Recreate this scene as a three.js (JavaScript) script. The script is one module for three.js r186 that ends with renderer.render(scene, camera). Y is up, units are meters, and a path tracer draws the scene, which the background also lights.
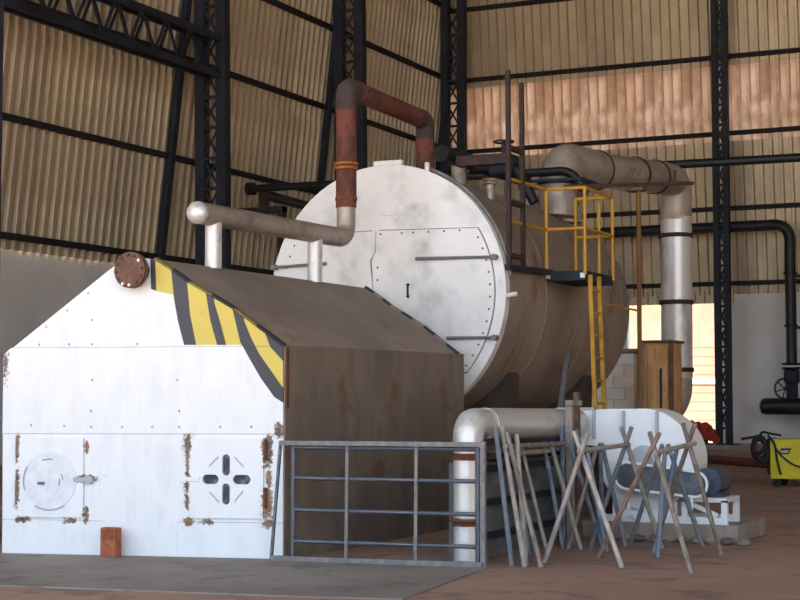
import * as THREE from 'three';
import { mergeGeometries } from 'three/addons/utils/BufferGeometryUtils.js';
import { RoundedBoxGeometry } from 'three/addons/geometries/RoundedBoxGeometry.js';

// ---------------------------------------------------------------- camera, sky, sun, exposure
const scene = new THREE.Scene();
const camera = new THREE.PerspectiveCamera(21.3174, 800 / 600, 0.1, 400);
camera.position.set(0, 1.45, 0);
camera.lookAt(-8.56286, 2.664817, -18.033347);
const renderer = new THREE.WebGLRenderer({ antialias: true });
renderer.toneMapping = THREE.LinearToneMapping;
renderer.toneMappingExposure = 3.0;
renderer.shadowMap.enabled = true;
const sunDir = new THREE.Vector3(-0.35, 1.0, 0.55).normalize();
scene.background = new THREE.Color().setRGB(0.70, 0.88, 1.12);   // bright, evenly hazy sky
const sun = new THREE.DirectionalLight(new THREE.Color(1.0, 0.93, 0.83), 12);
sun.position.copy(sunDir).multiplyScalar(120).add(new THREE.Vector3(0, 0, -25));
sun.target.position.set(0, 0, -25);
sun.castShadow = true;
Object.assign(sun.shadow.camera, { left: -70, right: 70, top: 70, bottom: -70, near: 1, far: 300 });
sun.shadow.mapSize.set(4096, 4096);
scene.add(sun, sun.target);

// ---------------------------------------------------------------- helpers
let seed = 7;
const rnd = () => { seed = (seed * 1664525 + 1013904223) >>> 0; return seed / 4294967296; };
const rr = (a, b) => a + (b - a) * rnd();
const V = (x, y, z) => new THREE.Vector3(x, y, z);
const used = {};
const numbered = (n) => { const k = used[n] = (used[n] ?? -1) + 1; return k ? n + '_' + String(k).padStart(3, '0') : n; };
const origin = new WeakMap();
function thing(name, label, category, base = [0, 0, 0], group) {
  const o = new THREE.Group();
  o.name = numbered(name); o.position.set(...base); origin.set(o, V(...base));
  o.userData = { label, category };
  if (group) o.userData.group = group;
  scene.add(o);
  return o;
}
function structure(name, base = [0, 0, 0], label) {
  const o = new THREE.Group();
  o.name = name; o.position.set(...base); origin.set(o, V(...base));
  o.userData = { kind: 'structure' };
  if (label) o.userData.label = label;
  scene.add(o);
  return o;
}
// a mesh under a thing or part; pos is in world metres (only top-level groups sit off the origin)
function part(parent, name, geo, mat, pos = [0, 0, 0], quat, label) {
  const m = new THREE.Mesh(geo, mat);
  m.name = name; m.castShadow = m.receiveShadow = true;
  const p = V(...pos); origin.set(m, p);
  m.position.copy(p).sub(origin.get(parent));
  if (quat) m.quaternion.copy(quat);
  if (label) m.userData.label = label;
  parent.add(m);
  return m;
}
const flat = (g) => (g.index ? g.toNonIndexed() : g);
const merge = (list) => mergeGeometries(list.map((g) => { const n = flat(g); for (const k of Object.keys(n.attributes)) if (!['position', 'normal', 'uv'].includes(k)) n.deleteAttribute(k); return n; }));
// texture coordinates in metres, from the axis each face points along
function metres(geo) {
  const g = flat(geo); const p = g.attributes.position, uv = new Float32Array(p.count * 2);
  const a = V(), b = V(), c = V(), n = V();
  for (let i = 0; i < p.count; i += 3) {
    a.fromBufferAttribute(p, i); b.fromBufferAttribute(p, i + 1); c.fromBufferAttribute(p, i + 2);
    n.copy(b).sub(a).cross(c.clone().sub(a));
    const ax = Math.abs(n.x), ay = Math.abs(n.y), az = Math.abs(n.z);
    for (const [k, q] of [[0, a], [1, b], [2, c]]) {
      const [u, v] = ay >= ax && ay >= az ? [q.x, q.z] : ax >= az ? [q.z, q.y] : [q.x, q.y];
      uv[(i + k) * 2] = u; uv[(i + k) * 2 + 1] = v;
    }
  }
  g.setAttribute('uv', new THREE.BufferAttribute(uv, 2));
  return g;
}
const box = (x0, y0, z0, x1, y1, z1) => metres(new THREE.BoxGeometry(Math.abs(x1 - x0), Math.abs(y1 - y0), Math.abs(z1 - z0)).translate((x0 + x1) / 2, (y0 + y1) / 2, (z0 + z1) / 2));
const rbox = (x0, y0, z0, x1, y1, z1, r = 0.01) => metres(new RoundedBoxGeometry(x1 - x0, y1 - y0, z1 - z0, 2, r).translate((x0 + x1) / 2, (y0 + y1) / 2, (z0 + z1) / 2));
const UP = V(0, 1, 0);
function rod(a, b, r, seg = 10, r2 = r) {
  const A = V(...a), B = V(...b), d = B.clone().sub(A);
  const g = new THREE.CylinderGeometry(r2, r, d.length(), seg, 1).translate(0, d.length() / 2, 0);
  g.applyQuaternion(new THREE.Quaternion().setFromUnitVectors(UP, d.normalize()));
  return g.translate(A.x, A.y, A.z);
}
// a bar of rectangular section from a to b; w lies along the side hint
function bar(a, b, w, t, side = [0, 0, 1]) {
  const A = V(...a), B = V(...b), y = B.clone().sub(A), L = y.length(); y.normalize();
  const z = V(...side).addScaledVector(y, -V(...side).dot(y)).normalize(), x = y.clone().cross(z);
  const g = new THREE.BoxGeometry(t, L, w).translate(0, L / 2, 0);
  g.applyMatrix4(new THREE.Matrix4().makeBasis(x, y, z).setPosition(A));
  return metres(g);
}
function path(pts, bend = 0.2) {
  const P = pts.map((p) => V(...p)), c = new THREE.CurvePath();
  let last = P[0].clone();
  for (let i = 1; i < P.length - 1; i++) {
    const a = P[i].clone().sub(P[i - 1]), b = P[i + 1].clone().sub(P[i]);
    const k = Math.min(bend, a.length() * 0.49, b.length() * 0.49);
    const s = P[i].clone().addScaledVector(a.normalize(), -k), e = P[i].clone().addScaledVector(b.normalize(), k);
    if (s.distanceTo(last) > 1e-4) c.add(new THREE.LineCurve3(last, s));
    c.add(new THREE.QuadraticBezierCurve3(s, P[i].clone(), e));
    last = e;
  }
  c.add(new THREE.LineCurve3(last, P[P.length - 1]));
  return c;
}
function tube(pts, r, bend = 0.2, n = 60, seg = 12) {
  const c = path(pts, bend), g = new THREE.TubeGeometry(c, n, r, seg, false), list = [g];
  const P = pts.map((p) => V(...p));
  for (const [p, d] of [[P[0], P[0].clone().sub(P[1])], [P[P.length - 1], P[P.length - 1].clone().sub(P[P.length - 2])]]) {
    const cap = new THREE.CircleGeometry(r, seg);
    cap.applyQuaternion(new THREE.Quaternion().setFromUnitVectors(V(0, 0, 1), d.normalize()));
    list.push(cap.translate(p.x, p.y, p.z));
  }
  return metres(merge(list));
}
function extrude(pts, depth, bevel = 0, holes = []) {
  const s = new THREE.Shape(pts.map(([x, y]) => new THREE.Vector2(x, y)));
  for (const h of holes) s.holes.push(h instanceof THREE.Path ? h : new THREE.Path(h.map(([x, y]) => new THREE.Vector2(x, y))));
  return new THREE.ExtrudeGeometry(s, { depth, bevelEnabled: bevel > 0, bevelThickness: bevel, bevelSize: bevel, bevelSegments: 2, curveSegments: 24 });
}
const ring = (R, r, h, axis = 'y', seg = 32) => { const g = new THREE.LatheGeometry([[r, -h / 2], [R, -h / 2], [R, h / 2], [r, h / 2], [r, -h / 2]].map(([x, y]) => new THREE.Vector2(x, y)), seg); if (axis === 'z') g.rotateX(Math.PI / 2); if (axis === 'x') g.rotateZ(Math.PI / 2); return flat(g).computeVertexNormals(), g; };
const basis = (x, y, z) => new THREE.Quaternion().setFromRotationMatrix(new THREE.Matrix4().makeBasis(V(...x), V(...y), V(...z)));

// ---------------------------------------------------------------- textures
function lattice(n, s0) { let s = s0; const a = new Float32Array(n * n); for (let i = 0; i < a.length; i++) { s = (s * 1664525 + 1013904223) >>> 0; a[i] = s / 4294967296; } return a; }
const grid = lattice(64, 99);
function vn(x, y, per) { // value noise that tiles after per cells
  const xi = Math.floor(x), yi = Math.floor(y), fx = x - xi, fy = y - yi, u = fx * fx * (3 - 2 * fx), v = fy * fy * (3 - 2 * fy);
  const g = (a, b) => grid[(((b % per) + per) % per) % 64 * 64 + (((a % per) + per) % per) % 64];
  return (g(xi, yi) * (1 - u) + g(xi + 1, yi) * u) * (1 - v) + (g(xi, yi + 1) * (1 - u) + g(xi + 1, yi + 1) * u) * v;
}
function fbm(u, v, f0 = 4, oct = 5) { let s = 0, a = 0.5, t = 0, f = f0; for (let i = 0; i < oct; i++) { s += a * vn(u * f + i * 13, v * f + i * 7, f); t += a; a *= 0.55; f *= 2; } return s / t; }
function texture(n, size, fn, srgb = true) {
  const d = new Uint8Array(n * n * 4);
  for (let j = 0; j < n; j++) for (let i = 0; i < n; i++) {
    const c = fn(i / n, j / n); const o = (j * n + i) * 4;
    for (let k = 0; k < 3; k++) d[o + k] = Math.max(0, Math.min(255, (c.length ? c[k] : c) * 255));
    d[o + 3] = 255;
  }
  const t = new THREE.DataTexture(d, n, n);
  t.wrapS = t.wrapT = THREE.RepeatWrapping; t.magFilter = THREE.LinearFilter; t.minFilter = THREE.LinearMipmapLinearFilter; t.generateMipmaps = true;
  if (srgb) t.colorSpace = THREE.SRGBColorSpace;
  t.repeat.set(1 / size, 1 / size); t.needsUpdate = true;
  return t;
}
const mix = (a, b, t) => { t = Math.max(0, Math.min(1, t)); return [0, 1, 2].map((k) => a[k] + (b[k] - a[k]) * t); };
const hex = (h) => { const c = parseInt(h.slice(1), 16); return [(c >> 16) / 255, ((c >> 8) & 255) / 255, (c & 255) / 255]; };
const sm = (a, b, x) => { const t = Math.max(0, Math.min(1, (x - a) / (b - a))); return t * t * (3 - 2 * t); };
const mottle = (a, b, size, f0 = 4, n = 256) => texture(n, size, (u, v) => mix(hex(a), hex(b), sm(0.3, 0.7, fbm(u, v, f0))));
const rough = texture(256, 1.5, (u, v) => fbm(u, v, 8, 5), false);

function std(map, color, roughness, metalness = 0, extra = {}) { return new THREE.MeshStandardMaterial({ map, color: color ?? '#ffffff', roughness, metalness, side: THREE.DoubleSide, ...extra }); }
const M = {};
M.cladding = [0, 1, 2].map((k) => std(mottle(['#b8a88b', '#b0a086', '#bcac8c'][k], ['#c8ba9c', '#bfb095', '#cabc9c'][k], 3.1, 6), null, 0.45, 0.35));
M.fibreglass = ['#efe0d0', '#ebdac8'].map((c) => new THREE.MeshPhysicalMaterial({ map: mottle('#dcd6d0', '#ffffff', 2.6, 5), color: c, roughness: 1, transmission: 0.62, thickness: 0, side: THREE.DoubleSide }));
M.masonry = std(mottle('#dbd9d1', '#e6e4dc', 4, 4), null, 0.95);
M.steel = std(mottle('#1a2029', '#262d38', 2, 6), null, 0.7, 0.1);
M.girt = std(null, '#1b1a1b', 0.8);
M.blackPipe = std(mottle('#17181b', '#26272a', 1.5, 6), null, 0.5, 0.1);
M.roof = std(null, '#5a544d', 0.8);
M.soil = std(texture(512, 7, (u, v) => { const a = fbm(u, v, 3, 6), b = fbm(u + 0.3, v + 0.6, 24, 3); return mix(mix(hex('#927463'), hex('#a58672'), sm(0.3, 0.7, a)), hex('#6a5a52'), sm(0.55, 0.8, b) * 0.6); }), null, 0.95, 0, { bumpMap: rough, bumpScale: 0.008 });
M.slab = std(texture(512, 5, (u, v) => { const a = fbm(u, v, 4, 6), b = fbm(u + 0.2, v + 0.4, 20, 4); return mix(mix(hex('#7d756e'), hex('#8f8780'), sm(0.3, 0.7, a)), hex('#5f5b58'), sm(0.58, 0.75, b) * 0.5); }), null, 0.9, 0, { bumpMap: rough, bumpScale: 0.004 });
M.brownSteel = std(texture(512, 2.4, (u, v) => { const a = fbm(u, v, 4, 6), s = fbm(u * 1, v * 0.25, 16, 4), r = fbm(u + 0.5, v + 0.2, 6, 5); return mix(mix(hex('#70665b'), hex('#83776a'), sm(0.3, 0.7, a * 0.5 + s * 0.5)), hex('#6d4a36'), sm(0.6, 0.78, r) * 0.6); }), null, 0.75, 0.1);
M.roofSteel = std(texture(512, 2.4, (u, v) => { const a = fbm(u, v, 3, 6), r = fbm(u + 0.5, v + 0.2, 5, 5); return mix(mix(hex('#7f7367'), hex('#918477'), sm(0.3, 0.7, a)), hex('#6d4a36'), sm(0.62, 0.8, r) * 0.5); }), null, 0.8, 0.05);
M.rustEdge = std(mottle('#5c3a28', '#74492f', 0.4, 6), null, 0.95);
M.white = std(texture(512, 2.2, (u, v) => { const a = fbm(u, v, 4, 5), s = fbm(u + 0.1, v * 0.5, 10, 4); return mix(hex('#e4e6e6'), hex('#c8ccce'), sm(0.5, 0.85, a * 0.5 + s * 0.5)); }), null, 0.55);
M.whitePlain = std(null, '#dfe3e4', 0.5);
M.boilerWhite = std(texture(512, 2.2, (u, v) => { const a = fbm(u, v, 3, 6), b = fbm(u + 0.4, v + 0.1, 7, 5); return mix(mix(hex('#e6e5e0'), hex('#d2d2cd'), sm(0.35, 0.75, a)), hex('#9ea19c'), sm(0.45, 0.95, b) * 0.6); }), null, 0.45, 0.05);
M.boilerShell = std(texture(512, 3, (u, v) => { const a = fbm(u, v, 4, 5), s = fbm(u, v * 0.25, 24, 4), r = fbm(u + 0.3, v * 0.5, 6, 5); return mix(mix(hex('#85776a'), hex('#998979'), sm(0.3, 0.7, a)), hex('#6b4432'), sm(0.56, 0.74, r * 0.6 + s * 0.4) * 0.75); }), null, 0.75, 0.1);
M.silver = std(texture(256, 0.9, (u, v) => mix(hex('#d2d1cd'), hex('#a9a6a0'), sm(0.5, 0.85, fbm(u, v, 5, 5)))), null, 0.36, 0.35);
M.dullSilver = std(texture(256, 1.1, (u, v) => mix(hex('#ada295'), hex('#8c8074'), sm(0.35, 0.75, fbm(u, v, 5, 5)))), null, 0.5, 0.45);
M.duct = std(texture(256, 1.1, (u, v) => mix(hex('#b0a598'), hex('#908375'), sm(0.35, 0.75, fbm(u, v, 4, 5)))), null, 0.5, 0.35);
M.rustPipe = std(texture(256, 0.8, (u, v) => mix(mix(hex('#6b3a2d'), hex('#4d2c23'), sm(0.35, 0.7, fbm(u, v, 4, 5))), hex('#463029'), sm(0.6, 0.75, fbm(u + 0.4, v + 0.3, 8, 4)))), null, 0.85);
M.burntPipe = std(mottle('#3a312e', '#4a3b35', 0.6, 5), null, 0.9);
M.ochre = std(mottle('#a86a2c', '#8d5526', 0.5, 6), null, 0.85);
M.yellow = std(mottle('#c79a2b', '#a87c22', 0.7, 6), null, 0.6);
M.flangeRust = std(mottle('#5d4438', '#745444', 0.5, 6), null, 0.85);
M.bolt = std(null, '#8f8b86', 0.5, 0.4);
M.boltBright = std(null, '#e0deda', 0.35, 0.5);
M.boltDull = std(null, '#a7acb0', 0.6, 0.1);
M.dark = std(null, '#16171a', 0.9);
M.tubeSteel = std(mottle('#50565f', '#6b6f76', 0.5, 6), null, 0.45, 0.5);
M.angleSteel = std(mottle('#6c6b6c', '#85817d', 0.5, 6), null, 0.6, 0.3);
M.pole = [['#8b857d', '#a39b90'], ['#787d82', '#646f7a'], ['#8d8378', '#6f6459'], ['#5d6b7d', '#828890'], ['#9a948c', '#b5ada2']].map(([a, b]) => std(texture(128, 0.7, (u, v) => mix(hex(a), hex(b), sm(0.4, 0.62, fbm(u, v, 6, 4)))), null, 0.8));
M.poleRust = std(mottle('#7a5a4c', '#938176', 0.6, 6), null, 0.85);
M.concrete = std(mottle('#837a70', '#9a9187', 1.5, 6), null, 0.95, 0, { bumpMap: rough, bumpScale: 0.006 });
M.greyPanel = std(mottle('#575a5d', '#6a6c6d', 1.2, 5), null, 0.8);
M.motor = std(mottle('#3d4756', '#4c5665', 0.5, 6), null, 0.55, 0.2);
M.clay = std(texture(128, 0.3, (u, v) => mix(hex('#a4603f'), hex('#7d4630'), sm(0.4, 0.7, fbm(u, v, 5, 4)))), null, 0.95);
M.redClay = [['#c4472e', '#96321f'], ['#b9523a', '#8f3a2b'], ['#8b372a', '#6b2a22']].map(([a, b]) => std(mottle(a, b, 0.4, 5), null, 0.95));
M.plywood = std(texture(256, 1.2, (u, v) => mix(hex('#cfa470'), hex('#bb8d58'), sm(0.35, 0.65, fbm(u * 1, v * 0.25, 16, 4)))), null, 0.8);
M.block = std(mottle('#eef0ec', '#e2e5e1', 1.3, 6), null, 0.9);
M.machineYellow = std(mottle('#d9cc1c', '#cbbd1a', 0.8, 5), null, 0.5);
M.rubber = std(null, '#1a191a', 0.8);
M.redPaint = std(null, '#7a2f28', 0.7);
M.outWall = std(texture(256, 3, (u, v) => mix(hex('#85695a'), hex('#795e4f'), sm(0.3, 0.7, fbm(u, v, 5, 5)))), null, 0.95);
M.outBand = std(null, '#cfc4ba', 0.9);
M.stone = [0, 1, 2].map((k) => std(mottle(['#6f655c', '#857a6f', '#5d564f'][k], ['#8a8076', '#9a8f84', '#736a61'][k], 0.5, 5), null, 0.95));
for (const k of ['#17181b']) M.hose = std(null, k, 0.7);

// ---------------------------------------------------------------- the hall
const LX = -22.5, BZ = -50, BASE = 4.8, LEAN = 0.114;
const la = Math.atan(LEAN), cs = Math.cos(la), sn = Math.sin(la);
const roofY = 17.2, frontZ = 5, rightX = 20;

const floor = structure('floor', [0, 0, -17]);
part(floor, 'dirt_floor', box(LX - 0.2, -0.3, BZ - 0.2, rightX + 0.2, 0, frontZ), M.soil);
const ceiling = structure('ceiling', [0, roofY, -17]);
part(ceiling, 'roof_deck', box(LX - 1, roofY, BZ - 1.2, rightX + 0.5, roofY + 0.25, frontZ), M.roof);

// corrugated sheet: four ribs, closed thin section, ribs along local y, inner face towards +z
function sheetGeo(h) {
  const pts = [], pitch = 0.31, d = 0.1;
  for (let k = 0; k < 4; k++) { const x = k * pitch; pts.push([x, 0], [x + 0.165, 0], [x + 0.195, d], [x + 0.28, d]); }
  pts.push([4 * pitch, 0]);
  const outer = pts.map(([x, y]) => [x, y - 0.004]).reverse();
  const g = extrude([...pts, ...outer], h); // section in x,y extruded along z
  g.rotateX(-Math.PI / 2);                  // z -> y, y -> -z
  g.scale(1, 1, -1);
  const p = g.attributes.position, n = g.attributes.normal; // mirrored: restore the winding
  for (let i = 0; i < p.count; i += 3) for (const at of [p, n]) { for (let k = 0; k < 3; k++) { const a = at.array[(i + 1) * 3 + k]; at.array[(i + 1) * 3 + k] = at.array[(i + 2) * 3 + k]; at.array[(i + 2) * 3 + k] = a; } }
  return metres(g);
}
const shortSheet = sheetGeo(4.82), tallSheet = sheetGeo(3.6), skirt = sheetGeo(0.42), lightSheet = sheetGeo(2.48), topSheet = sheetGeo(0.8);
const SW = 1.24;

const wallLeft = structure('wall_left', [LX, 0, -20]);
part(wallLeft, 'masonry', box(LX - 0.25, 0, BZ, LX, BASE, frontZ), M.masonry);
{
  const q = basis([0, 0, -1], [sn, cs, 0], [cs, -sn, 0]);
  const rows = [[0, shortSheet], [4.78, shortSheet], [9.56, tallSheet]];
  for (let k = 0; k < 26; k++) rows.forEach(([s, g], r) => {
    const z = -18.4 - k * SW + (r % 2) * 0.62, off = 0.006 * (k % 2) - r * 0.02;
    part(wallLeft, 'cladding_sheet', g, M.cladding[(k * 7 + r * 3) % 3], [LX + sn * s + cs * off, BASE - 0.15 + cs * s, z], q);
  });
  // the cladding towards the open end, out of sight of the windows of the bays
  part(wallLeft, 'cladding_run', bar([LX + 0.02, BASE - 0.1, -6.7], [LX + 0.02 + LEAN * 12.5, BASE + 12.4, -6.7], 23.4, 0.03), M.cladding[0]);
  for (const y of [4.92, 7.42, 9.9, 12.2, 14.5]) {
    const x = LX + (y - BASE) * LEAN + 0.14;
    part(wallLeft, 'girt', box(x - 0.06, y - 0.07, BZ + 0.4, x + 0.06, y + 0.07, -18), M.girt);
  }
  for (const z of [-33.1, -40.9, -49.0]) {
    part(wallLeft, 'leaning_post', bar([LX + 0.18, BASE, z], [LX + 0.18 + LEAN * 12.1, BASE + 12.1, z], 0.19, 0.16), M.steel);
  }
}

const wallBack = structure('wall_back', [0, 0, BZ]);
const DX0 = -15.55, DX1 = -12.58, DH = 4.42;
part(wallBack, 'masonry', box(LX - 0.25, 0, BZ - 0.25, DX0, BASE, BZ), M.masonry);
part(wallBack, 'masonry', box(DX1, 0, BZ - 0.25, rightX, BASE, BZ), M.masonry);
{
  const q = basis([1, 0, 0], [0, cs, sn], [0, -sn, cs]);
  // opaque sheets, then a row of translucent fibreglass sheets, then opaque sheets again
  const rows = [[0, shortSheet, 0], [4.78, lightSheet, -0.02], [7.2, shortSheet, 0], [11.95, topSheet, -0.02]];
  for (let k = 0; k < 34; k++) rows.forEach(([s, g, o], r) => {
    const x = LX + 0.1 + k * SW + [0, 0.3, 0.62, 0.1][r], off = o + 0.006 * (k % 2);
    part(wallBack, r === 1 ? 'fibreglass_sheet' : 'cladding_sheet', g, r === 1 ? M.fibreglass[k % 2] : M.cladding[(k * 5 + r * 4) % 3], [x, BASE - 0.1 + cs * s - sn * off, BZ + sn * s + cs * off], q);
  });
  part(wallBack, 'outer_canopy', box(LX, 12.3, BZ - 2.4, rightX, 12.4, BZ + 0.6), M.roof);
  for (let k = 0; k < 3; k++) part(wallBack, 'door_skirt_sheet', skirt, M.cladding[k], [DX0 - 0.2 + k * SW, DH, BZ - 0.02], basis([1, 0, 0], [0, 1, 0], [0, 0, 1]));
  for (const y of [5.03, 7.38, 9.72, 12.1, 14.45]) {
    const z = BZ + (y - BASE) * LEAN + 0.14;
    part(wallBack, 'girt', box(LX + 0.2, y - 0.07, z - 0.06, rightX, y + 0.07, z + 0.06), M.girt);
  }
}
const wallRight = structure('wall_right', [rightX, 0, -17]);
part(wallRight, 'masonry', box(rightX, 0, BZ, rightX + 0.25, roofY, frontZ), M.masonry);

// ---------------------------------------------------------------- outside
const yard = structure('ground', [0, -0.3, 0], 'sunlit bare earth around the hall');
part(yard, 'bare_earth', box(-150, -0.4, -160, 150, -0.31, 160), std(mottle('#b39a84', '#c4ac95', 9, 6), null, 0.95));
const outWall = thing('boundary_wall', 'sunlit pale orange block wall seen through the doorway', 'wall', [-13, -0.31, -66]);
part(outWall, 'blockwork', box(-60, -0.31, -66.3, 40, 7.5, -66), M.outWall);
part(outWall, 'concrete_band', box(-60, 2.0, -66.02, 40, 2.24, -65.95), M.outBand);
for (let k = 0; k < 10; k++) if (k !== 5) part(outWall, 'course_joint', box(-60, 0.1 + k * 0.38, -66.0, 40, 0.125 + k * 0.38, -65.992), M.outJoint ??= std(null, '#6a5244', 0.95));

// ---------------------------------------------------------------- lattice columns and girder
function column(label, x0, x1, z, top, chord, tilt = 0, panel = 0.76) {
  const t = thing('lattice_column', label, 'column', [(x0 + x1) / 2, 0, z], 'steel lattice columns');
  for (const x of [x0 + chord / 2, x1 - chord / 2]) part(t, 'chord', box(x - chord / 2, 0, z - 0.13, x + chord / 2, top, z + 0.13), M.steel);
  const a = x0 + chord, b = x1 - chord;
  part(t, 'base_plate', box(x0 - 0.15, 0, z - 0.3, x1 + 0.15, 0.03, z + 0.3), M.steel);
  for (let y = 0.5; y + panel < top; y += panel) {
    part(t, 'batten', box(a, y - 0.04, z + 0.05, b, y + 0.04, z + 0.11), M.steel);
    part(t, 'lacing_bar', bar([a, y + 0.1, z + 0.08], [b, y + panel - 0.1, z + 0.08], 0.02, 0.06), M.steel);
    part(t, 'lacing_bar', bar([b, y + 0.1, z + 0.055], [a, y + panel - 0.1, z + 0.055], 0.02, 0.06), M.steel);
  }
  t.rotation.z = tilt;
  return t;
}
column('tall dark lattice column left of the silver ball-ended pipe', -21.33, -20.45, -33.4, 17, 0.27, 0.014);
column('tall dark lattice column rising behind the rusty bent pipe', -21.27, -20.33, -40.7, 17, 0.28, 0.012);
column('dark lattice column in the corner where the two walls meet', -21.25, -20.4, -48, 14.8, 0.26);
column('slim dark lattice column beside the right edge of the doorway', -12.2, -11.72, -48.2, 16.9, 0.17, 0, 0.62);
{
  const t = thing('lattice_column', 'dark steel column cut off by the left edge of the picture', 'column', [-10.82, 0, -12.6], 'steel lattice columns');
  for (const x of [-10.62, -11.12]) part(t, 'chord', box(x - 0.1, 0, -12.75, x + 0.1, 12, -12.45), M.steel);
  for (let y = 0.5; y < 11; y += 0.7) part(t, 'lacing_bar', bar([-10.97, y, -12.6], [-10.67, y + 0.6, -12.6], 0.03, 0.06), M.steel);
}
{
  const x = -20.85, z0 = -33.2, z1 = -19, y0 = 9.38, y1 = 10.3;
  const t = thing('lattice_girder', 'dark lattice girder running from the upper left corner to the first column', 'girder', [x, y0, z0]);
  for (const dx of [-0.14, 0.14]) {
    part(t, 'chord', box(x + dx - 0.05, y0 - 0.09, z0, x + dx + 0.05, y0 + 0.09, z1), M.steel);
    part(t, 'chord', box(x + dx - 0.05, y1 - 0.09, z0, x + dx + 0.05, y1 + 0.09, z1), M.steel);
  }
  let up = true;
  for (let z = z0 + 0.3; z < z1 - 0.5; z += 0.5, up = !up) {
    part(t, 'web_bar', bar([x - 0.14, up ? y0 : y1, z], [x - 0.14, up ? y1 : y0, z + 0.5], 0.05, 0.05), M.steel);
    part(t, 'web_bar', bar([x + 0.14, up ? y1 : y0, z], [x + 0.14, up ? y0 : y1, z + 0.5], 0.05, 0.05), M.steel);
  }
}
{
  const t = thing('lattice_girder', 'dark lattice girder along the back wall above the corner column', 'girder', [-21, 14.75, -48]);
  for (const y of [14.9, 15.7]) part(t, 'chord', box(-20.9, y - 0.08, -47.9, 19.5, y + 0.08, -47.7), M.steel);
  for (let k = 0; k < 50; k++) { const x = -20.9 + k * 0.8; part(t, 'web_bar', bar([x, k % 2 ? 14.9 : 15.7, -47.8], [x + 0.8, k % 2 ? 15.7 : 14.9, -47.8], 0.05, 0.05), M.steel); }
}

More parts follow.
